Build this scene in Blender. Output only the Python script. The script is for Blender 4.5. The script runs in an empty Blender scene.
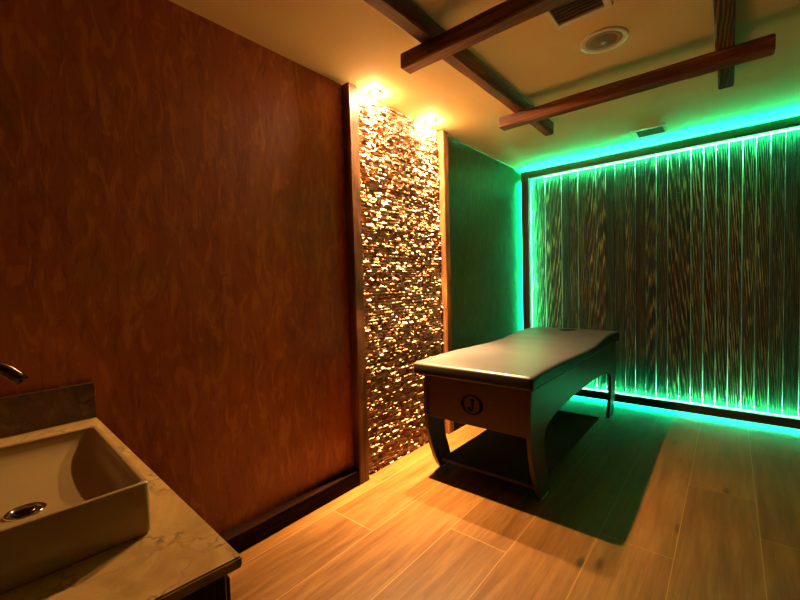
import bpy, bmesh, math, random
from mathutils import Vector, Matrix, noise
random.seed(7)
scn = bpy.context.scene
COL = scn.collection
PI = math.pi
H = 2.6                      # ceiling height
P = 0.067                    # how far the posts stand off the left wall

# ------------------------------------------------------------------ node helpers
class NT:
    def __init__(s, name):
        s.m = bpy.data.materials.new(name); s.m.use_nodes = True
        s.t = s.m.node_tree; s.t.nodes.clear()
        s.out = s.n('ShaderNodeOutputMaterial')
    def n(s, kind, **kw):
        nd = s.t.nodes.new(kind)
        for k, v in kw.items(): setattr(nd, k, v)
        return nd
    def put(s, sock, v):
        if isinstance(v, bpy.types.NodeSocket): s.t.links.new(v, sock)
        elif v is not None:
            if isinstance(v, (tuple, list)) and len(v) == 3 and sock.type == 'RGBA': v = (*v, 1)
            sock.default_value = v
    def math(s, op, a, b=None, c=None, clamp=False):
        nd = s.n('ShaderNodeMath', operation=op); nd.use_clamp = clamp
        s.put(nd.inputs[0], a); s.put(nd.inputs[1], b); s.put(nd.inputs[2], c)
        return nd.outputs[0]
    def vmath(s, op, a, b=None):
        nd = s.n('ShaderNodeVectorMath', operation=op)
        s.put(nd.inputs[0], a); s.put(nd.inputs[1], b)
        return nd.outputs[0]
    def obj(s): return s.n('ShaderNodeTexCoord').outputs['Object']
    def sep(s, v):
        nd = s.n('ShaderNodeSeparateXYZ'); s.put(nd.inputs[0], v); return nd.outputs
    def comb(s, x, y, z):
        nd = s.n('ShaderNodeCombineXYZ')
        for i, v in enumerate((x, y, z)): s.put(nd.inputs[i], v)
        return nd.outputs[0]
    def noise(s, vec, scale=1.0, detail=3, rough=.5, dist=0.0, fac=True):
        nd = s.n('ShaderNodeTexNoise'); s.put(nd.inputs['Vector'], vec)
        for k, v in (('Scale', scale), ('Detail', detail), ('Roughness', rough), ('Distortion', dist)): s.put(nd.inputs[k], v)
        return nd.outputs['Fac' if fac else 'Color']
    def ramp(s, fac, *stops):
        nd = s.n('ShaderNodeValToRGB'); s.put(nd.inputs[0], fac)
        el = nd.color_ramp.elements
        while len(el) < len(stops): el.new(0.5)
        for e, (p, c) in zip(el, stops):
            e.position = p; e.color = (*c, 1) if len(c) == 3 else c
        return nd.outputs[0]
    def mix(s, fac, a, b, mode='MIX'):
        nd = s.n('ShaderNodeMix', data_type='RGBA', blend_type=mode)
        s.put(nd.inputs[0], fac); s.put(nd.inputs[6], a); s.put(nd.inputs[7], b)
        return nd.outputs[2]
    def bump(s, h, strength=.3, dist=.01):
        nd = s.n('ShaderNodeBump'); s.put(nd.inputs['Height'], h)
        s.put(nd.inputs['Strength'], strength); s.put(nd.inputs['Distance'], dist)
        return nd.outputs[0]
    def bsdf(s, color, rough=.6, metal=0.0, normal=None, spec=.5, coat=0.0):
        b = s.n('ShaderNodeBsdfPrincipled')
        s.put(b.inputs['Base Color'], color); s.put(b.inputs['Roughness'], rough)
        s.put(b.inputs['Metallic'], metal); s.put(b.inputs['Specular IOR Level'], spec)
        s.put(b.inputs['Coat Weight'], coat)
        if normal is not None: s.put(b.inputs['Normal'], normal)
        s.t.links.new(b.outputs[0], s.out.inputs[0])
        return s.m
    def emit(s, color, strength):
        e = s.n('ShaderNodeEmission'); s.put(e.inputs[0], color); s.put(e.inputs[1], strength)
        s.t.links.new(e.outputs[0], s.out.inputs[0])
        return s.m

def plain(name, color, rough=.6, metal=0.0, spec=.5, var=.08, scale=30):
    t = NT(name)
    f = t.noise(t.obj(), scale, 3)
    lo = tuple(c*(1-var) for c in color); hi = tuple(min(1, c*(1+var)) for c in color)
    return t.bsdf(t.ramp(f, (.3, lo), (.7, hi)), rough, metal, spec=spec)

M = {}
def mat_floor():
    t = NT('oak_floor_tile')
    x, y, z = t.sep(t.obj())
    W, L = .3163, 1.28
    u = t.math('DIVIDE', t.math('SUBTRACT', x, .1515), W)
    col = t.math('FLOOR', u); fu = t.math('SUBTRACT', u, col)
    # joints: y = -2.42 in the column starting at x 1.4167 (col 4), shift of a third per column
    v = t.math('DIVIDE', t.math('SUBTRACT', t.math('ADD', y, 2.42), t.math('ADD', t.math('MULTIPLY', t.math('SUBTRACT', col, 4), .8533), t.math('MULTIPLY', t.math('LESS_THAN', col, .5), .155))), L)
    row = t.math('FLOOR', v); fv = t.math('SUBTRACT', v, row)
    du = t.math('MULTIPLY', t.math('MINIMUM', fu, t.math('SUBTRACT', 1, fu)), W)
    dv = t.math('MULTIPLY', t.math('MINIMUM', fv, t.math('SUBTRACT', 1, fv)), L)
    d = t.math('MINIMUM', du, dv)
    wn = t.n('ShaderNodeTexWhiteNoise', noise_dimensions='2D'); t.put(wn.inputs['Vector'], t.comb(col, row, 0))
    off = t.vmath('SCALE', wn.outputs['Color']); off.node.inputs['Scale'].default_value = 9
    pv = t.vmath('ADD', t.comb(t.math('MULTIPLY', x, 26), t.math('MULTIPLY', y, 1.6), 0), off)
    g = t.noise(pv, 1, 6, .62, .6)
    fine = t.noise(t.vmath('ADD', t.comb(t.math('MULTIPLY', x, 160), t.math('MULTIPLY', y, 7), 0), off), 1, 4, .6)
    big = t.noise(t.vmath('ADD', t.comb(t.math('MULTIPLY', x, 7), t.math('MULTIPLY', y, 1.5), 0), off), 1, 3, .5, .4)
    c = t.ramp(g, (.30, (.062, .022, .004)), (.48, (.135, .058, .013)), (.70, (.215, .108, .031)))
    c = t.mix(.38, c, t.ramp(big, (.3, (.085, .034, .007)), (.65, (.17, .08, .021))))
    c = t.mix(t.math('MULTIPLY', t.math('SUBTRACT', .52, fine, clamp=True), 2.2, clamp=True), c, (.07, .027, .007))
    # knots
    vo = t.n('ShaderNodeTexVoronoi'); t.put(vo.inputs['Vector'], t.vmath('ADD', t.comb(t.math('MULTIPLY', x, 5.5), t.math('MULTIPLY', y, 1.8), 0), off)); t.put(vo.inputs['Scale'], 1)
    k = t.math('SUBTRACT', 1, t.math('MULTIPLY', vo.outputs['Distance'], 8), clamp=True)
    k = t.math('MULTIPLY', k, t.math('GREATER_THAN', t.sep(vo.outputs['Color'])[0], .45))
    c = t.mix(t.math('MULTIPLY', k, 1.3, clamp=True), c, (.035, .013, .005))
    tone = t.math('MULTIPLY_ADD', wn.outputs['Value'], .3, .84)
    c = t.mix(1, c, t.comb(tone, tone, tone), 'MULTIPLY')
    line = t.math('LESS_THAN', d, .0016)
    c = t.mix(line, c, (.28, .165, .055))
    hgt = t.math('ADD', t.math('MULTIPLY', fine, .25), t.math('MULTIPLY', line, -.5))
    rr = t.math('MULTIPLY_ADD', g, .14, .30)
    return t.bsdf(c, rr, normal=t.bump(hgt, .12, .004), spec=.4)
M['floor'] = mat_floor()

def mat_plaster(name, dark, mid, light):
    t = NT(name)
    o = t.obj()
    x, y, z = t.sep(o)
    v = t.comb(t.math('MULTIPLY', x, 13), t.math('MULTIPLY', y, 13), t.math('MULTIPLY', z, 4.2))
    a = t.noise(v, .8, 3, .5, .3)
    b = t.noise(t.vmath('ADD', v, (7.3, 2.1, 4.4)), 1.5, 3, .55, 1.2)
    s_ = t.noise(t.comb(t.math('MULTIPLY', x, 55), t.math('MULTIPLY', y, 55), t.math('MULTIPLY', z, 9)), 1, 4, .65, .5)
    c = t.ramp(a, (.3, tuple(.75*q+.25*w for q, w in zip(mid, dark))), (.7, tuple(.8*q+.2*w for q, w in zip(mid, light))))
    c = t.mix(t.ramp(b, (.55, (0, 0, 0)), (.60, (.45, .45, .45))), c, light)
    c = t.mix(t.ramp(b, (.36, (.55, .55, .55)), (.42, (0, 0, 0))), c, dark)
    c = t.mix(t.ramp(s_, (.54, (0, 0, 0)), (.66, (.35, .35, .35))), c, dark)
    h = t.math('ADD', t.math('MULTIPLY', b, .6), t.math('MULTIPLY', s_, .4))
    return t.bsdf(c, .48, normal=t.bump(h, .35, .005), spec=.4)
M['plaster'] = mat_plaster('brown_plaster', (.20, .036, .004), (.33, .075, .008), (.54, .175, .022))
M['plaster_far'] = mat_plaster('shade_tinted_plaster', (.035, .042, .010), (.06, .068, .016), (.10, .11, .03))  # brown plaster redone dark and greenish, its weaker warm light painted in
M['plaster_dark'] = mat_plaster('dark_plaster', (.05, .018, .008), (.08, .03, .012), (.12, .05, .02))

def mat_ceiling():
    t = NT('cream_ceiling_paint')
    f = t.noise(t.obj(), 3.5, 4)
    f2 = t.noise(t.obj(), 180, 2)
    c = t.ramp(f, (.3, (.80, .65, .31)), (.7, (.85, .69, .34)))
    return t.bsdf(c, .8, normal=t.bump(f2, .05, .002), spec=.2)
M['ceiling'] = mat_ceiling()

def mat_beam(name, dark, mid, light, axis, rough=.55, curly=False, spec=.35):
    t = NT(name)
    x, y, z = t.sep(t.obj())
    s = [34, 34, 34]; s[axis] = 2.2
    ri = t.n('ShaderNodeObjectInfo').outputs['Random']
    off = t.comb(t.math('MULTIPLY', ri, 13), t.math('MULTIPLY', ri, 37), t.math('MULTIPLY', ri, 21))
    v = t.vmath('ADD', t.comb(t.math('MULTIPLY', x, s[0]), t.math('MULTIPLY', y, s[1]), t.math('MULTIPLY', z, s[2])), off)
    g = t.noise(v, 1, 6, .62, 1.1)
    if curly:
        sc = [14, 14, 14]; sc[axis] = 3.2
        w = t.n('ShaderNodeTexWave', wave_type='RINGS', rings_direction='Z')
        t.put(w.inputs['Vector'], t.vmath('ADD', t.comb(t.math('MULTIPLY', x, sc[0]), t.math('MULTIPLY', y, sc[1]), t.math('MULTIPLY', z, sc[2])), off))
        for k, val in (('Scale', 1.2), ('Distortion', 9.0), ('Detail', 2.0), ('Detail Scale', .5)): t.put(w.inputs[k], val)
        g = t.math('MULTIPLY_ADD', w.outputs['Fac'], .5, t.math('MULTIPLY', g, .5))
    s2 = [9, 9, 9]; s2[axis] = 1.6
    b = t.noise(t.vmath('ADD', t.comb(t.math('MULTIPLY', x, s2[0]), t.math('MULTIPLY', y, s2[1]), t.math('MULTIPLY', z, s2[2])), off), 1, 4, .55, .3)
    c = t.ramp(g, (.28, dark), (.5, mid), (.74, light))
    c = t.mix(t.ramp(b, (.42, (.75, .75, .75)), (.62, (0, 0, 0))), c, dark)
    return t.bsdf(c, rough, normal=t.bump(g, .45, .006), spec=spec)
BD, BM, BL = (.04, .011, .004), (.19, .058, .017), (.38, .14, .04)
M['beam_x'] = mat_beam('stained_beam_across', BD, BM, BL, 0)
M['beam_y'] = mat_beam('stained_beam_along', BD, BM, BL, 1)
M['beam_curly'] = mat_beam('curly_grained_beam', (.03, .012, .006), (.10, .045, .02), (.24, .12, .055), 1, curly=True)
M['beam_z'] = mat_beam('stained_post_upright', BD, (.22, .085, .028), (.40, .17, .06), 2)
FD, FM, FL = (.012, .007, .004), (.03, .016, .009), (.06, .032, .016)
M['frame_x'] = mat_beam('dark_frame_across', FD, FM, FL, 0)
M['frame_z'] = mat_beam('dark_frame_upright', FD, FM, FL, 2)
M['skirt'] = mat_beam('dark_skirting_beam', (.008, .0025, .0015), (.016, .005, .003), (.035, .010, .004), 1, .95, spec=.05)

def mat_plank():
    t = NT('charred_plank')
    x, y, z = t.sep(t.obj())
    ri = t.n('ShaderNodeObjectInfo').outputs['Random']
    off = t.comb(t.math('MULTIPLY', ri, 17), 0, t.math('MULTIPLY', ri, 53))
    v = t.vmath('ADD', t.comb(t.math('MULTIPLY', x, 16), t.math('MULTIPLY', y, 16), t.math('MULTIPLY', z, .38)), off)
    w = t.n('ShaderNodeTexWave', wave_type='RINGS', rings_direction='Z' if False else 'Y', wave_profile='SIN')
    t.put(w.inputs['Vector'], v)
    for k, val in (('Scale', 3.0), ('Distortion', 8.0), ('Detail', 4), ('Detail Scale', .8), ('Detail Roughness', .65)): t.put(w.inputs[k], val)
    f = t.noise(t.vmath('ADD', t.comb(t.math('MULTIPLY', x, 210), t.math('MULTIPLY', y, 90), t.math('MULTIPLY', z, 1.6)), off), 1, 4, .65)
    b = t.noise(t.vmath('ADD', t.comb(t.math('MULTIPLY', x, 12), 0, t.math('MULTIPLY', z, 2.2)), off), 1, 4, .6, .4)
    g = t.math('MULTIPLY', w.outputs['Fac'], t.math('MULTIPLY_ADD', f, 2.4, -.25), clamp=True)
    c = t.ramp(g, (.38, (.008, .004, .002)), (.66, (.045, .021, .008)), (.98, (.30, .20, .085)))
    c = t.mix(t.ramp(b, (.40, (.8, .8, .8)), (.62, (0, 0, 0))), c, (.03, .014, .008))
    tone = t.math('MULTIPLY_ADD', ri, .7, .35)
    c = t.mix(1, c, t.comb(tone, tone, tone), 'MULTIPLY')
    return t.bsdf(c, .65, normal=t.bump(g, .5, .004), spec=.15)
M['plank'] = mat_plank()

def mat_stone():
    t = NT('split_face_stone')
    ri = t.n('ShaderNodeNewGeometry').outputs['Random Per Island']
    f = t.noise(t.obj(), 70, 5, .65)
    c = t.ramp(ri, (0, (.26, .09, .03)), (.4, (.58, .42, .27)), (.75, (.68, .58, .46)), (1, (.33, .13, .042)))
    c = t.mix(t.ramp(f, (.35, (.55, .55, .55)), (.55, (0, 0, 0))), c, (.17, .055, .018))
    return t.bsdf(c, .78, normal=t.bump(f, .7, .006), spec=.25)
M['stone'] = mat_stone()

def mat_marble(name, ca, cb, cc, vc, rg):
    t = NT(name)
    o = t.obj()
    d = t.noise(o, 4, 5, .6, fac=False)
    v = t.vmath('ADD', o, t.vmath('MULTIPLY', t.vmath('SUBTRACT', d, (.5, .5, .5)), (.5, .5, .5)))
    vo = t.n('ShaderNodeTexVoronoi', feature='DISTANCE_TO_EDGE'); t.put(vo.inputs['Vector'], v); t.put(vo.inputs['Scale'], 5.5)
    vein = t.math('SUBTRACT', 1, t.math('MULTIPLY', vo.outputs['Distance'], 24), clamp=True)
    br = t.noise(o, 9, 5, .65, .6)
    c = t.ramp(br, (.3, ca), (.5, cb), (.72, cc))
    c = t.mix(t.math('MULTIPLY', vein, t.ramp(br, (.36, (0, 0, 0)), (.58, (.95, .95, .95)))), c, vc)
    return t.bsdf(c, rg, spec=.4)
M['marble'] = mat_marble('veined_beige_marble', (.38, .23, .07), (.52, .34, .12), (.64, .45, .18), (.09, .045, .018), .34)

def mat_veneer():
    t = NT('table_wood_veneer')
    x, y, z = t.sep(t.obj())
    v = t.comb(t.math('MULTIPLY', x, 8), t.math('MULTIPLY', y, 8), t.math('MULTIPLY', z, 60))
    g = t.noise(v, 1, 4, .55, .5)
    c = t.ramp(g, (.3, (.050, .017, .0065)), (.7, (.066, .022, .008)))
    return t.bsdf(c, .45, spec=.4)
M['veneer'] = mat_veneer()
M['splash'] = mat_marble('shaded_marble', (.06, .03, .014), (.10, .05, .022), (.20, .12, .06), (.02, .009, .005), .25)  # counter marble darkened; shade of the unlit face is in the colour

def mat_leather():
    t = NT('padded_taupe_vinyl')
    o = t.obj()
    vo = t.n('ShaderNodeTexVoronoi'); t.put(vo.inputs['Vector'], o); t.put(vo.inputs['Scale'], 420)
    f = t.noise(o, 6, 3)
    c = t.ramp(f, (.3, (.060, .058, .068)), (.7, (.072, .070, .082)))
    return t.bsdf(c, .33, normal=t.bump(vo.outputs['Distance'], .10, .002), spec=.85)
M['vinyl'] = mat_leather()
M['vinyl_side'] = plain('dark_vinyl_sides', (.018, .014, .012), .5, spec=.25)
M['tray'] = plain('dark_underside_board', (.06, .035, .02), .7)
M['shelf'] = plain('dark_shelf_laminate', (.06, .042, .028), .95, spec=.08)
M['ink'] = plain('dark_blue_print', (.006, .005, .008), .9, spec=.05)
M['foot'] = plain('pale_plastic_foot', (.7, .66, .6), .4)
M['ceramic'] = plain('glazed_cream_ceramic', (.42, .30, .125), .22, spec=.5, var=.02, scale=4)
M['chrome'] = plain('polished_chrome', (.62, .58, .55), .12, 1.0, var=.03)
M['black'] = plain('black_hollow', (.012, .009, .008), .6)
M['bronze'] = plain('dark_bronze_metal', (.10, .065, .045), .22, 1.0)
M['cabinet'] = mat_beam('dark_cabinet_veneer', (.022, .007, .004), (.045, .014, .007), (.07, .022, .011), 2, .5)
M['vent_white'] = plain('cream_vent_paint', (.84, .78, .58), .45, var=.03)
M['vent_grey'] = plain('shaded_vent_metal', (.34, .29, .2), .5, var=.05)
M['vent_slat'] = plain('brown_vent_slat', (.24, .17, .09), .5)
M['vent_dark'] = plain('dark_vent_slot', (.05, .032, .022), .7)
M['lens'] = NT('halogen_lamp_glass').emit((1, .57, .26), 7000)
M['led'] = NT('green_led_tape').emit((.014, 1, .37), 1150)
M['led_top'] = NT('green_led_tape_above').emit((.001, 1, .33), 3500)
M['led_side'] = NT('green_led_tape_beside').emit((.002, 1, .30), 260)
M['led_bottom'] = NT('green_led_tape_below').emit((.002, 1, .36), 190)
M['led_back'] = NT('green_led_tape_behind').emit((.18, 1, .48), 170)

# ------------------------------------------------------------------ object helpers
def link(name, bm, mat, parent=None, smooth=False, loc=None):
    bmesh.ops.recalc_face_normals(bm, faces=bm.faces)
    me = bpy.data.meshes.new(name); bm.to_mesh(me); bm.free()
    o = bpy.data.objects.new(name, me); COL.objects.link(o)
    if mat: me.materials.append(mat)
    if smooth:
        for p in me.polygons: p.use_smooth = True
    if parent: o.parent = parent
    if loc: o.location = loc
    return o
def tag(o, label, cat, group=None):
    o['label'] = label; o['category'] = cat
    if group: o['group'] = group
    return o
def thing(name, label, cat, loc=(0, 0, 0), group=None, rz=0):
    o = bpy.data.objects.new(name, None); COL.objects.link(o)
    o.empty_display_size = .1; o.location = loc; o.rotation_euler = (0, 0, rz)
    return tag(o, label, cat, group)
def struct(o): o['kind'] = 'structure'; return o
def box(bm, lo, hi, bev=0.0, seg=2):
    r = bmesh.ops.create_cube(bm, size=1)
    vs = r['verts']
    for v in vs:
        v.co = Vector([(lo[i]+hi[i])/2 + v.co[i]*(hi[i]-lo[i]) for i in range(3)])
    if bev:
        es = list({e for v in vs for e in v.link_edges})
        bmesh.ops.bevel(bm, geom=es, offset=bev, segments=seg, affect='EDGES', profile=.5, clamp_overlap=True)
    return vs
def boxobj(name, lo, hi, mat, parent=None, bev=0.0, seg=2):
    bm = bmesh.new(); box(bm, lo, hi, bev, seg); return link(name, bm, mat, parent)
def prism(bm, pts, axis, a, b):
    """closed 2-D outline pts extruded along axis from a to b"""
    def mk(p, t):
        q = [0, 0, 0]; others = [i for i in range(3) if i != axis]
        q[axis] = t; q[others[0]] = p[0]; q[others[1]] = p[1]; return q
    A = [bm.verts.new(mk(p, a)) for p in pts]; B = [bm.verts.new(mk(p, b)) for p in pts]
    n = len(pts)
    bm.faces.new(A); bm.faces.new(B[::-1])
    for i in range(n): bm.faces.new((A[i], A[(i+1) % n], B[(i+1) % n], B[i]))
def rough_beam(name, lo, hi, axis, mat, parent=None, wob=.004, step=.06, bev=.008):
    """a sawn timber whose edges wander a little"""
    bm = bmesh.new(); box(bm, lo, hi, bev, 1)
    n = max(1, int((hi[axis]-lo[axis])/step))
    for k in range(1, n):
        co = [0, 0, 0]; co[axis] = lo[axis]+(hi[axis]-lo[axis])*k/n
        no = [0, 0, 0]; no[axis] = 1
        bmesh.ops.bisect_plane(bm, geom=bm.verts[:]+bm.edges[:]+bm.faces[:], plane_co=co, plane_no=no)
    s = hash((round(lo[0]*100), round(lo[1]*100), round(lo[2]*100))) % 97
    for v in bm.verts:
        p = Vector(v.co)*1.0
        k = Vector((s*.37, s*.71, 0))
        f = p.copy(); f[axis] *= 5
        for i in range(3):
            if i != axis:
                f[i] *= 9
        d = noise.noise_vector(f + k)*wob
        d[axis] = 0
        v.co += d
    return link(name, bm, mat, parent)
def lathe(bm, prof, center, n=32, axis='z'):
    rings = []
    for r, h in prof:
        if r < 1e-6:
            rings.append([bm.verts.new((center[0], center[1], center[2]+h))])
        else:
            rings.append([bm.verts.new((center[0]+r*math.cos(2*PI*i/n), center[1]+r*math.sin(2*PI*i/n), center[2]+h)) for i in range(n)])
    for a, b in zip(rings, rings[1:]):
        for i in range(n):
            j = (i+1) % n
            if len(a) == 1 and len(b) == 1: continue
            if len(a) == 1: bm.faces.new((a[0], b[i], b[j]))
            elif len(b) == 1: bm.faces.new((a[i], b[0], a[j]))
            else: bm.faces.new((a[i], b[i], b[j], a[j]))
def tube(bm, pts, r, n=16, caps=True):
    pts = [Vector(p) for p in pts]; rings = []
    up = Vector((1, 0, .001)).normalized()
    for k, p in enumerate(pts):
        tn = (pts[min(k+1, len(pts)-1)]-pts[max(k-1, 0)]).normalized()
        s1 = tn.cross(up).normalized(); s2 = tn.cross(s1).normalized()
        rr = r[k] if isinstance(r, (list, tuple)) else r
        rings.append([bm.verts.new(p+s1*rr*math.cos(2*PI*i/n)+s2*rr*math.sin(2*PI*i/n)) for i in range(n)])
    for a, b in zip(rings, rings[1:]):
        for i in range(n): bm.faces.new((a[i], a[(i+1) % n], b[(i+1) % n], b[i]))
    if caps: bm.faces.new(rings[0]); bm.faces.new(rings[-1][::-1])

# ------------------------------------------------------------------ the room
XR, YB = 3.35, .18                       # right wall, back wall
AL = math.radians(-2.9)                  # the front wall and the washstand are slightly out of square
def fr(u, v, z): return Vector((.0+u*math.cos(AL)-v*math.sin(AL), -4.176+u*math.sin(AL)+v*math.cos(AL), z))
struct(boxobj('floor', (-.3, -5.4, -.1), (XR+.3, YB+.2, 0), M['floor']))
struct(boxobj('ceiling', (-.3, -5.4, H), (XR+.3, YB+.2, H+.1), M['ceiling']))
struct(boxobj('wall_left', (-.1, -5.3, 0), (0, -1.70, H), M['plaster']))
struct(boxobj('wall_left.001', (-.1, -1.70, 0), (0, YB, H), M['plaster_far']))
struct(boxobj('wall_right', (XR, -5.3, 0), (XR+.1, YB, H), M['plaster_dark']))
struct(boxobj('wall_back', (-.1, YB, 0), (XR+.1, YB+.1, H), plain('pale_wall_behind_panel', (.66, .62, .55), .7)))
wf = struct(boxobj('wall_front', (-.15, -.70, 0), (3.6, -.60, H), M['plaster_dark']))
wf.location = (0, -4.176, 0); wf.rotation_euler = (0, 0, AL)
# skirting timbers along the left wall
struct(rough_beam('baseboard_left', (.0, -4.15, 0), (P, -2.815, .10), 1, M['skirt'], wob=.002, bev=.004))
struct(rough_beam('baseboard_left.001', (.0, -1.652, 0), (P, -.03, .10), 1, M['skirt'], wob=.002, bev=.004))

# posts on both sides of the stone
a = rough_beam('wooden_post', (.0, -2.810, 0), (P+.001, -2.720, H-.004), 2, M['beam_z'], wob=.002)
tag(a, 'rough reddish-brown timber post between the brown wall and the stone strip', 'post', 'timber posts edging the stone')
a = rough_beam('wooden_post.001', (.0, -1.738, 0), (P, -1.655, H-.004), 2, M['beam_z'], wob=.002)
tag(a, 'timber post between the stone strip and the green-lit wall, its near face brightly lit', 'post', 'timber posts edging the stone')

# split-face stone between the posts
def stone_wall():
    bm = bmesh.new(); y0, y1 = -2.719, -1.739
    z = 0.0
    while z < H-.004:
        h = min(random.uniform(.014, .027), H-.002-z)
        if H-.002-z-h < .012: h = H-.002-z
        y = y0 - random.uniform(0, .03)
        while y < y1-.002:
            w = random.uniform(.018, .055)
            ya, yb = max(y, y0), min(y+w, y1)
            y += w
            if yb-ya < .008: continue
            dep = random.choice((.005, .008, .011, .014, .018, .023)) + random.uniform(-.003, .003)
            nu, nv = max(1, round((yb-ya)/.018)), 2
            g = .0012; grid = []
            tilt = random.uniform(-.5, .5); tilt2 = random.uniform(-1.2, .3); bulge = random.uniform(.003, .011)
            for j in range(nv+1):
                row = []
                for i in range(nu+1):
                    fu, fv = i/nu, j/nv
                    edge = (i in (0, nu)) or (j in (0, nv))
                    yy = ya+g+(yb-ya-2*g)*fu; zz = z+g+(h-2*g)*fv
                    xx = dep + tilt*(fu-.5)*(yb-ya)*.5 + tilt2*(fv-.5)*h*.8 + random.uniform(-.003, .003) - (.003 if edge else 0) + bulge*(1-abs(2*fv-1)) - (.004 if j == nv else 0)
                    if not edge:
                        yy += random.uniform(-.003, .003); zz += random.uniform(-.003, .003)
                    row.append(bm.verts.new((max(.003, xx), yy, zz)))
                grid.append(row)
            for j in range(nv):
                for i in range(nu):
                    bm.faces.new((grid[j][i], grid[j][i+1], grid[j+1][i+1], grid[j+1][i]))
            # sides back to the wall
            loop = grid[0][:] + [grid[j][nu] for j in range(1, nv+1)] + grid[nv][nu-1::-1] + [grid[j][0] for j in range(nv-1, 0, -1)]
            back = [bm.verts.new((.0005, v.co.y, v.co.z)) for v in loop]
            n = len(loop)
            for i in range(n): bm.faces.new((loop[i], back[i], back[(i+1) % n], loop[(i+1) % n]))
        z += h
    return bm
struct(link('wall_stone', stone_wall(), M['stone']))

# ------------------------------------------------------------------ ceiling beams
def cbeam(name, lo, hi, ax, mat, label):
    tag(rough_beam(name, lo, hi, ax, mat, wob=.004), label, 'beam', 'ceiling beams')
cbeam('ceiling_beam', (.738, -5.0, H-.102), (.81, -1.225, H-.002), 1, M['beam_y'],
      'long ceiling beam at left running from above the viewer to past the far crossbeam')
cbeam('ceiling_beam.001', (1.86, -5.0, H-.102), (1.937, -1.255, H-.002), 1, M['beam_curly'],
      'dark ceiling beam at right with curly grain underneath, above the right end of far crossbeam')
cbeam('ceiling_beam.002', (.608, -2.957, H-.178), (2.1, -2.872, H-.1), 0, M['beam_x'],
      'near crossbeam under the ceiling, hiding an edge of the slotted vent')
cbeam('ceiling_beam.003', (.622, -1.848, H-.178), (2.092, -1.765, H-.1), 0, M['beam_x'],
      'far crossbeam under the ceiling with an orange-lit left end, nearest the glowing panel')

# ------------------------------------------------------------------ things in the ceiling
v = thing('ceiling_vent', 'long slotted ceiling vent with cream frame beside the near crossbeam', 'vent', (1.363, -2.56, H))
bm = bmesh.new()
for lo, hi in (((1.231, -2.68, 0), (1.257, -2.45, 0)), ((1.466, -2.68, 0), (1.497, -2.45, 0)), ((1.257, -2.478, 0), (1.466, -2.45, 0)), ((1.257, -2.68, 0), (1.466, -2.652, 0))):
    box(bm, (lo[0]-1.363, lo[1]+2.56, -.014), (hi[0]-1.363, hi[1]+2.56, -.0005), .002, 1)
link('frame', bm, M['vent_white'], v)
boxobj('backing', (1.257-1.363, -.092, -.004), (1.466-1.363, .082, -.0008), M['vent_dark'], v)
for k in range(7):
    y = -.082+k*.0245
    bm = bmesh.new(); prism(bm, [(y, -.012), (y+.003, -.012), (y+.008, -.0045), (y+.005, -.0045)], 0, -.105, .102)
    link('slat', bm, M['vent_slat'], v)
v = thing('ceiling_vent.001', 'round ceiling vent with concentric rings between the two crossbeams', 'vent', (1.392, -2.168, H))
bm = bmesh.new(); lathe(bm, [(.118, -.0005), (.118, -.006), (.112, -.010), (.098, -.011), (.090, -.006)], (0, 0, 0), 48)
link('outer_ring', bm, M['vent_white'], v, True)
bm = bmesh.new(); lathe(bm, [(.090, -.0045), (.086, -.0085), (.076, -.009), (.066, -.005)], (0, 0, 0), 48)
link('inner_ring', bm, M['vent_grey'], v, True)
bm = bmesh.new(); lathe(bm, [(.09, -.002), (.066, -.004), (.03, -.011), (.012, -.014), (0, -.0145)], (0, 0, 0), 48)
link('cone', bm, plain('dim_vent_cone', (.2, .15, .09), .5), v, True)
bm = bmesh.new(); lathe(bm, [(.012, -.013), (.012, -.018), (.007, -.021), (0, -.0215)], (0, 0, 0), 24)
link('knob', bm, M['vent_white'], v, True)
v = thing('ceiling_vent.002', 'small rectangular ceiling vent close to the glowing plank panel', 'vent', (1.372, -.39, H))
bm = bmesh.new()
for lo, hi in (((-.131, -.135), (-.10, .125)), ((.10, -.135), (.131, .125)), ((-.10, .095), (.10, .125)), ((-.10, -.135), (.10, -.095))):
    box(bm, (lo[0], lo[1], -.007), (hi[0], hi[1], -.0005), .002, 1)
link('frame', bm, M['vent_white'], v)
boxobj('backing', (-.10, -.095, -.003), (.10, .095, -.0008), M['vent_dark'], v)
for k in range(8):
    y = -.09+k*.0235
    bm = bmesh.new(); prism(bm, [(y, -.006), (y+.004, -.006), (y+.018, -.003), (y+.014, -.003)], 0, -.1, .1)
    link('slat', bm, M['vent_grey'], v)

def spot(name, x, y, label):
    t = thing(name, label, 'lamp', (x, y, H), 'recessed spotlights over the stone')
    bm = bmesh.new(); lathe(bm, [(.030, -.0005), (.041, -.0005), (.041, -.004), (.036, -.006), (.030, -.005), (.026, -.0025)], (0, 0, 0), 32)
    link('trim_ring', bm, M['chrome'], t, True)
    bm = bmesh.new(); lathe(bm, [(.026, -.001), (.0255, -.008), (.022, -.012), (.012, -.0145), (0, -.015)], (0, 0, 0), 24)
    link('lamp_glass', bm, M['lens'], t, True)
    for s in (-1, 1): boxobj('spring_clip', (s*.029-.006, -.006, -.019), (s*.029+.006, .006, -.003), M['black'], t, .002, 1)
    for nm, ang, bl, pw in (('core', 40, 1.0, CORE_W), ('beam', 77, 1.0, BEAM_W), ('spill', 150, .8, SPILL_W)):
        L = bpy.data.lights.new('spotlight_'+nm, 'SPOT'); L.energy = pw; L.color = LAMP
        L.spot_size = math.radians(ang); L.spot_blend = bl; L.shadow_soft_size = .018
        o = bpy.data.objects.new('spotlight_'+nm, L); COL.objects.link(o); o.parent = t; o.location = (0, 0, -.022)
LAMP = (1, .56, .20); BEAM_W, SPILL_W, CORE_W = 900, 42, 1500
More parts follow.
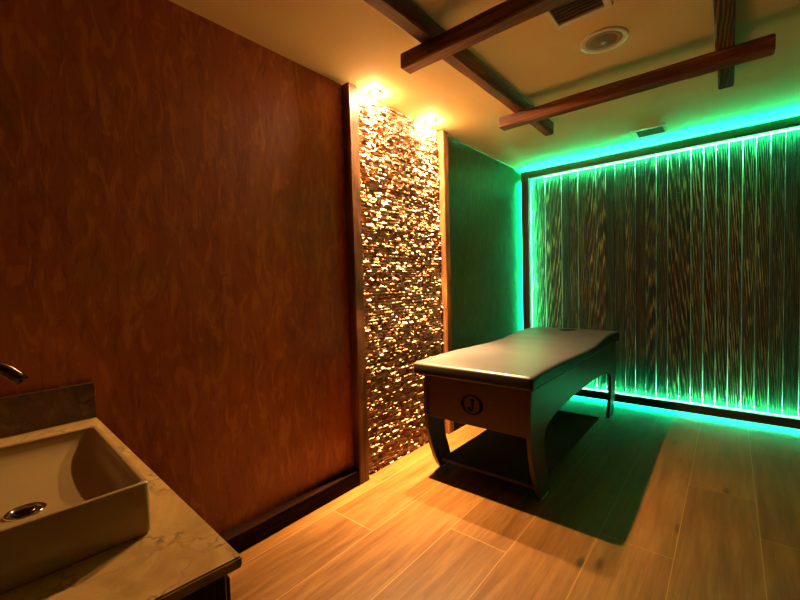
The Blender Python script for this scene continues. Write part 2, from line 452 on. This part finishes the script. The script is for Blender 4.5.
spot('recessed_spotlight', .088, -2.578, 'recessed ceiling spotlight over the stone strip, nearer the brown wall')
spot('recessed_spotlight.001', .091, -1.94, 'recessed ceiling spotlight over the stone strip, nearer the green-lit wall')

# ------------------------------------------------------------------ back-lit plank panel
PX1 = 3.28; SL = .017
panel = thing('plank_panel', 'wall panel of dark upright planks in a dark frame, edged by green light', 'panel', (1.69, .05, 0))
def pl(name, lo, hi, mat, **kw):
    c = panel.location
    f = rough_beam if kw.get('beam') is not None else None
    lo = tuple(lo[i]-c[i] for i in range(3)); hi = tuple(hi[i]-c[i] for i in range(3))
    if f: return rough_beam(name, lo, hi, kw['beam'], mat, panel, wob=kw.get('wob', .002), bev=kw.get('bev', .004), step=kw.get('step', .08))
    return boxobj(name, lo, hi, mat, panel, kw.get('bev', 0))
IN = .086
OB = .014                                # depth of the outer rebate
for lo, hi, mt, ax in (((SL+OB, 0, SL+OB), (IN, .115, H-SL-OB), 'frame_z', 2), ((PX1-IN, 0, SL), (PX1, .115, H-SL), 'frame_z', 2),
                       ((IN, 0, 2.514), (PX1-IN, .115, H-SL-OB), 'frame_x', 0), ((IN, 0, SL+OB), (PX1-IN, .115, .078), 'frame_x', 0)):
    pl('frame_beam', lo, hi, M[mt], beam=ax)
# a thin lip on the frame's inner edge hides the LED tape behind it
for lo, hi, mt in (((IN-.002, .0015, .078), (.10, .012, 2.514), 'frame_z'), ((PX1-.10, .0015, .078), (PX1-IN+.002, .012, 2.514), 'frame_z'),
                   ((.10, .0015, 2.5), (PX1-.10, .012, 2.516), 'frame_x'), ((.10, .0015, .076), (PX1-.10, .012, .092), 'frame_x'),
                   ((SL, .0, H-SL-OB-.005), (PX1-.10, .009, H-SL), 'frame_x'), ((SL, .0, SL), (PX1-.10, .009, SL+OB+.005), 'frame_x'),
                   ((SL, .0, SL+OB+.005), (SL+OB+.005, .009, H-SL-OB-.005), 'frame_z')):
    pl('frame_lip', lo, hi, M[mt])
k = 0; x = .124
edges = [.188+.0908*i for i in range(34)]
left = .103
for e in edges:
    if e > PX1-.12: break
    e += (e-1.928)/4.62*.048
    e += random.uniform(-.004, .004)
    gp = random.choice((.003, .004, .0055, .007))
    yy = .078+random.uniform(-.003, .004)
    pl('plank', (left, yy, .096), (e-gp/2, yy+.018, 2.492), M['plank'], beam=2, wob=.0022, bev=.003, step=.1)
    left = e+gp/2
# LED tapes: on the frame's inner faces, outer faces, and behind the planks
y0, TH = .0123, .0006; y1 = y0+TH
for nm, mt, q in (
    ('led_strip', 'led', ((.0885, y0, .09), (.0975, y1, 2.5))), ('led_strip', 'led', ((PX1-.0975, y0, .09), (PX1-.0885, y1, 2.5))),
    ('led_strip', 'led', ((.10, y0, 2.5025), (PX1-.10, y1, 2.5115))), ('led_strip', 'led', ((.10, y0, .0805), (PX1-.10, y1, .0895))),
    ('led_strip', 'led_top', ((.07, .084, H-SL-.011), (PX1-.03, .0846, H-SL+.0013))), ('led_strip', 'led_bottom', ((.05, .060, SL-.002), (PX1-.03, .0606, SL+.008))),
    ('led_strip', 'led_side', ((SL-.001, .084, .05), (SL+.010, .0846, H-.10))),
    ('led_strip', 'led_back', ((.089, .122, .2), (.089+TH, .142, 2.4))), ('led_strip', 'led_back', ((.2, .122, 2.46), (PX1-.2, .142, 2.46+TH))),
    ('led_strip', 'led_back', ((.2, .122, .127), (PX1-.2, .142, .127+TH)))):
    pl(nm, q[0], q[1], M[mt])

# ------------------------------------------------------------------ massage table
TX0, TX1, YM = .335, 1.075, -1.38
tb = thing('massage_table', 'grey padded massage table with curved wooden legs and an end panel with a J emblem', 'table', (.705, YM, 0))
def T(p): return (p[0]-.705, p[1]-YM, p[2])
half = [(-2.448, .69), (-2.455, .55), (-2.456, .44), (-2.446, .33), (-2.412, .215), (-2.362, .10), (-2.33, .045), (-2.305, .012),
        (-2.165, .012), (-2.178, .06), (-2.20, .13), (-2.24, .22), (-2.262, .31), (-2.255, .37), (-2.225, .415), (-2.17, .442), (-2.05, .462), (-1.86, .476), (-1.6, .487)]
outline = half + [(2*YM-y, z) for y, z in half[::-1]]
outline = [(y-YM, z) for y, z in outline]
feet = []
for xa, xb in ((TX0, TX0+.027), (TX1-.027, TX1)):
    bm = bmesh.new(); prism(bm, outline, 0, xa-.705, xb-.705)
    es = [e for e in bm.edges if len({round(v.co.x, 4) for v in e.verts}) == 1]
    bmesh.ops.bevel(bm, geom=es, offset=.004, segments=2, affect='EDGES')
    link('side_panel', bm, M['veneer'], tb)
    for s in (-1, 1):
        bm = bmesh.new(); box(bm, ((xa+xb)/2-.705-.011, s*(2.235+YM)-.05, 0), ((xa+xb)/2-.705+.011, s*(2.235+YM)+.05, .0125), .002, 1)
        link('foot_glide', bm, M['foot'], tb)
for s in (-1, 1):
    ya, yb = sorted((s*1.06, s*1.034))
    ep = boxobj('end_panel', (TX0+.027-.705, ya, .415), (TX1-.027-.705, yb, .688), M['veneer'], tb, .002, 1)
    if s == -1: near_panel = ep
# emblem on the near end panel: a ring with thick sides and a J inside
def emblem():
    bm = bmesh.new(); n = 48; yb, yf = -1.0602, -1.0622; cx, cz = .695-.705, .549
    def ell(rx, rz, y, ph=0): return [bm.verts.new((cx+rx*math.cos(2*PI*i/n), y, cz+rz*math.sin(2*PI*i/n))) for i in range(n)]
    o1, i1 = ell(.078, .0625, yf), ell(.055, .0545, yf)
    o2, i2 = ell(.078, .0625, yb), ell(.055, .0545, yb)
    for i in range(n):
        j = (i+1) % n
        bm.faces.new((o1[i], o1[j], i1[j], i1[i])); bm.faces.new((o2[i], o2[j], o1[j], o1[i])); bm.faces.new((i1[i], i1[j], i2[j], i2[i])); bm.faces.new((o2[j], o2[i], i2[i], i2[j]))
    J = [(-.012, .036), (.022, .036), (.022, .028), (.014, .026), (.014, -.018), (.010, -.032), (.0, -.042), (-.014, -.044), (-.026, -.038), (-.031, -.026), (-.026, -.017),
         (-.017, -.017), (-.012, -.024), (-.015, -.031), (-.008, -.033), (-.003, -.027), (-.002, -.014), (-.002, .026), (-.012, .028)]
    prism(bm, [(cx+a, cz+b) for a, b in J], 1, yf, yb)
    return bm
e = link('emblem', emblem(), M['ink'], near_panel); e['label'] = 'dark ring with a letter J inside'
boxobj('shelf', (.395-.705, -2.345-YM, .078), (TX1-.027-.705, -.87-YM, .10), M['shelf'], tb, .003, 1)
boxobj('base_board', (TX0+.012-.705, -2.435-YM, .668), (TX1-.012-.705, -.325-YM, .7), M['tray'], tb, .003, 1)
def dz(y):
    pts = [(-2.6, -.004), (-2.5, -.002), (-2.3, .002), (-2.0, .002), (-1.7, -.006), (-1.4, -.014), (-1.15, -.012), (-1.0, .003), (-.85, .018), (-.65, .023), (-.45, .018), (-.25, .006)]
    for (a, p), (b, q) in zip(pts, pts[1:]):
        if a <= y <= b:
            f = (y-a)/(b-a); f = f*f*(3-2*f); return p+(q-p)*f
    return 0
def cushion():
    x0, x1, ya, yb, z0, z1 = .284, 1.105, -2.502, -.285, .702, .787
    bm = bmesh.new(); box(bm, (x0, ya, z0), (x1, yb, z1), .02, 4)
    for i in range(1, 44):
        bmesh.ops.bisect_plane(bm, geom=bm.verts[:]+bm.edges[:]+bm.faces[:], plane_co=(0, ya+(yb-ya)*i/44, 0), plane_no=(0, 1, 0))
    for i in range(1, 12):
        bmesh.ops.bisect_plane(bm, geom=bm.verts[:]+bm.edges[:]+bm.faces[:], plane_co=(x0+(x1-x0)*i/12, 0, 0), plane_no=(1, 0, 0))
    for v in bm.verts:
        f = (v.co.z-z0)/(z1-z0)
        u = abs(v.co.x-(x0+x1)/2)/((x1-x0)/2)
        w = min(1, (v.co.y-ya)/.12, (yb-v.co.y)/.12)
        v.co.z += f*(dz(v.co.y) + .006*(1-u**4)*max(0, w))
    return bm
cb = cushion(); cb.transform(Matrix.Translation((-.705, -YM, 0)))
cus = link('cushion', cb, M['vinyl'], tb, True)
cut = bmesh.new(); lathe(cut, [(0, .6), (1, .6), (1, 1), (0, 1)], (0, 0, 0), 40)
for v in cut.verts: v.co = Vector((v.co.x*.082, v.co.y*.105+(-.56-YM), v.co.z))
cuto = link('cutter', cut, None)
tb_inv = cuto
cuto.parent = tb
mod = cus.modifiers.new('hole', 'BOOLEAN'); mod.operation = 'DIFFERENCE'; mod.object = cuto; mod.solver = 'EXACT'
bpy.context.view_layer.update()
dg = bpy.context.evaluated_depsgraph_get()
me2 = bpy.data.meshes.new_from_object(cus.evaluated_get(dg))
cus.modifiers.clear(); cus.data = me2
bpy.data.objects.remove(cuto)
try: me2.set_sharp_from_angle(angle=math.radians(50))
except Exception: pass
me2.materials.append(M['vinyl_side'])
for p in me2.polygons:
    if p.normal.z < .45: p.material_index = 1  # faces not turned upward get the darker vinyl
cus['label'] = 'grey padded top with dark sides and a face hole'
bm = bmesh.new(); lathe(bm, [(.082, .701), (0, .701)], (0, 0, 0), 40)
for v in bm.verts: v.co = Vector((v.co.x, v.co.y*1.28+(-.56-YM), v.co.z))
link('face_hole_lining', bm, M['black'], tb)

# ------------------------------------------------------------------ washstand (in the left front corner)
ZC = .825
def FP(u, v): p = fr(u, v, 0); return (p.x, p.y)
LE = .002
ct = bmesh.new()
q0 = FP(.02, 0); q1 = FP(1.243, 0); q2 = FP(1.22, -.596); q3 = (LE, FP(.02, -.596)[1]+.001)
prism(ct, [(LE, q0[1]+.001), q1, q2, q3], 2, ZC-.022, ZC)
bmesh.ops.bevel(ct, geom=[e for e in ct.edges], offset=.003, segments=2, affect='EDGES')
top = thing('countertop', 'veined beige marble countertop under the washbasin with a low side splash', 'counter', (.6, -4.5, ZC-.022), None, AL)
def rel(bm, root): bm.transform((Matrix.Translation(root.location) @ Matrix.Rotation(root.rotation_euler.z, 4, 'Z')).inverted()); return bm
link('slab', rel(ct, top), M['marble'], top)
bm = bmesh.new(); box(bm, (LE, -4.76, ZC+.0005), (.021, -4.176, ZC+.138), .002, 1)
link('side_splash', rel(bm, top), M['splash'], top)['label'] = 'low marble splash against the wall, coloured dark for its shade'
cab = thing('vanity_cabinet', 'dark brown wooden vanity cabinet under the marble countertop', 'cabinet', (.6, -4.5, 0), None, AL)
def cabbox(name, u0, u1, v0, v1, z0, z1, mat, parent=cab, bev=.002, root=cab):
    bm = bmesh.new(); prism(bm, [FP(u0, v0), FP(u1, v0), FP(u1, v1), FP(u0, v1)], 2, z0, z1)
    bmesh.ops.bevel(bm, geom=bm.edges[:], offset=bev, segments=1, affect='EDGES')
    return link(name, rel(bm, root), mat, parent)
cabbox('body', .075, 1.205, -.58, -.034, .08, ZC-.023, M['cabinet'])
cabbox('plinth', .095, 1.17, -.56, -.08, 0, .08, M['cabinet'])
for i in range(3):
    u = .078+i*.376
    d = cabbox('door', u, u+.372, -.033, -.014, .09, ZC-.032, M['cabinet'])
    h = bmesh.new(); prism(h, [FP(u+.32, -.014), FP(u+.335, -.014), FP(u+.335, .008), FP(u+.32, .008)], 2, .62, .74)
    link('handle', rel(h, cab), M['bronze'], d)

# washbasin: a thin-walled rectangular vessel
ba = math.radians(-3.2)
BL_, BW_, BH_ = .513, .345, .1055; BOT = .075
bcx, bcy = .7625, -4.473
bs = thing('washbasin', 'rectangular cream ceramic washbasin standing on the marble countertop', 'basin', (bcx, bcy, ZC+.0005), None, ba)
def rrect(a, b, r, n=8):
    pts = []
    for k, (sx, sy) in enumerate(((1, 1), (-1, 1), (-1, -1), (1, -1))):
        for i in range(n+1):
            t = PI/2*(k+i/n)
            pts.append((sx*(a-r)+r*math.cos(t), sy*(b-r)+r*math.sin(t)))
    return pts
def basin():
    bm = bmesh.new(); A, B = BL_/2, BW_/2
    prof = [(.004, 0, .012), (.001, .004, .012), (0, .012, .012), (0, BH_-.003, .012), (.0015, BH_-.0006, .012), (.004, BH_, .011),
            (.009, BH_, .012), (.0115, BH_-.0012, .013), (.0125, BH_-.004, .014)]
    inner = [(.02, .017, .0135, .016), (.033, .027, .0145, .02), (.045, .047, .018, .026), (.055, .072, .024, .034), (.063, .105, .034, .044), (.068, .145, .05, .05), (.071, .185, .075, .05), (BOT, .215, .115, .035)]
    rings = []
    for ins, z, r in prof:
        rings.append([bm.verts.new((x, y, z)) for x, y in rrect(A-ins, B-ins, r)])
    for d, ix, iy, r in inner:
        rings.append([bm.verts.new((x, y, BH_-d)) for x, y in rrect(A-ix, B-iy, min(r, A-ix-.001, B-iy-.001))])
    bm.faces.new(rings[0][::-1])
    for p, q in zip(rings, rings[1:]):
        n = len(p)
        for i in range(n): bm.faces.new((p[i], p[(i+1) % n], q[(i+1) % n], q[i]))
    # flat middle with drain in the centre
    bm.faces.new(rings[-1])
    return bm
bo = link('bowl', basin(), M['ceramic'], bs, True)
try: bo.data.set_sharp_from_angle(angle=math.radians(55))
except Exception: pass
zb = BH_-BOT
dr = bmesh.new(); lathe(dr, [(.0335, zb+.0002), (.0345, zb+.003), (.032, zb+.005), (.027, zb+.0045), (.025, zb+.001)], (.026, 0, 0), 40)
d = link('drain', dr, M['chrome'], bs, True)
dr = bmesh.new(); lathe(dr, [(.025, zb+.0008), (.024, zb+.0012), (0, zb+.0012)], (.026, 0, 0), 32)
link('drain_hole', dr, M['black'], d)
dr = bmesh.new(); lathe(dr, [(.019, zb+.0015), (.019, zb+.004), (.015, zb+.0065), (0, zb+.0075)], (.026, 0, 0), 32)
link('drain_plug', dr, M['bronze'], d, True)

# faucet behind the basin
fx, fy = FP(.762, -.487)
fa = thing('faucet', 'dark bronze gooseneck faucet arching over the washbasin', 'faucet', (fx, fy, ZC+.0005), None, ba)
bm = bmesh.new(); lathe(bm, [(0, 0), (.027, 0), (.027, .006), (.021, .012), (.018, .05), (.016, .055), (0, .055)], (0, 0, 0), 32)
link('base', bm, M['bronze'], fa, True)
R, ZS = .125, .262
path = [(0, 0, .05), (0, 0, .15), (0, 0, ZS)]
for i in range(1, 19):
    t = PI*(1-i/18*.87)
    path.append((0, R+R*math.cos(t), ZS+R*.8*math.sin(t)))
bm = bmesh.new(); tube(bm, path, .0125, 20)
link('spout', bm, M['bronze'], fa, True)
bm = bmesh.new(); tube(bm, [(.016, 0, .035), (.05, -.005, .045), (.085, -.01, .062)], [.006, .005, .0045], 12)
link('lever', bm, M['bronze'], fa, True)

# ------------------------------------------------------------------ world, camera, view
w = bpy.data.worlds.new('dark_world'); scn.world = w; w.use_nodes = True
bg = w.node_tree.nodes['Background']; bg.inputs[0].default_value = (0, 0, 0, 1); bg.inputs[1].default_value = 0
cd = bpy.data.cameras.new('camera'); cam = bpy.data.objects.new('camera', cd); COL.objects.link(cam)
cd.sensor_fit = 'HORIZONTAL'; cd.sensor_width = 36; cd.lens = 397.3458*36/800; cd.clip_start = .02
r_, u_, b_ = (0.7688930832650497, 0.6387935395451835, -0.02731739999526889), (-0.006201255211499227, 0.05017359818036929, 0.9987212596512784), (0.6393473007223596, -0.7677404664865405, 0.04253945436958244)
m = Matrix.Identity(4)
for i in range(3): m[i][0], m[i][1], m[i][2] = r_[i], u_[i], b_[i]
m[0][3], m[1][3], m[2][3] = 1.92792, -4.59057, 1.31703
cam.matrix_world = m
scn.camera = cam
vs = scn.view_settings
scn.display_settings.display_device = 'sRGB'
vs.view_transform = 'Standard'; vs.look = 'None'; vs.exposure = 0; vs.gamma = 1; vs.use_curve_mapping = False
scn.cycles.use_denoising = True
scn.cycles.max_bounces = 12; scn.cycles.diffuse_bounces = 6
scn.cycles.sample_clamp_indirect = 6
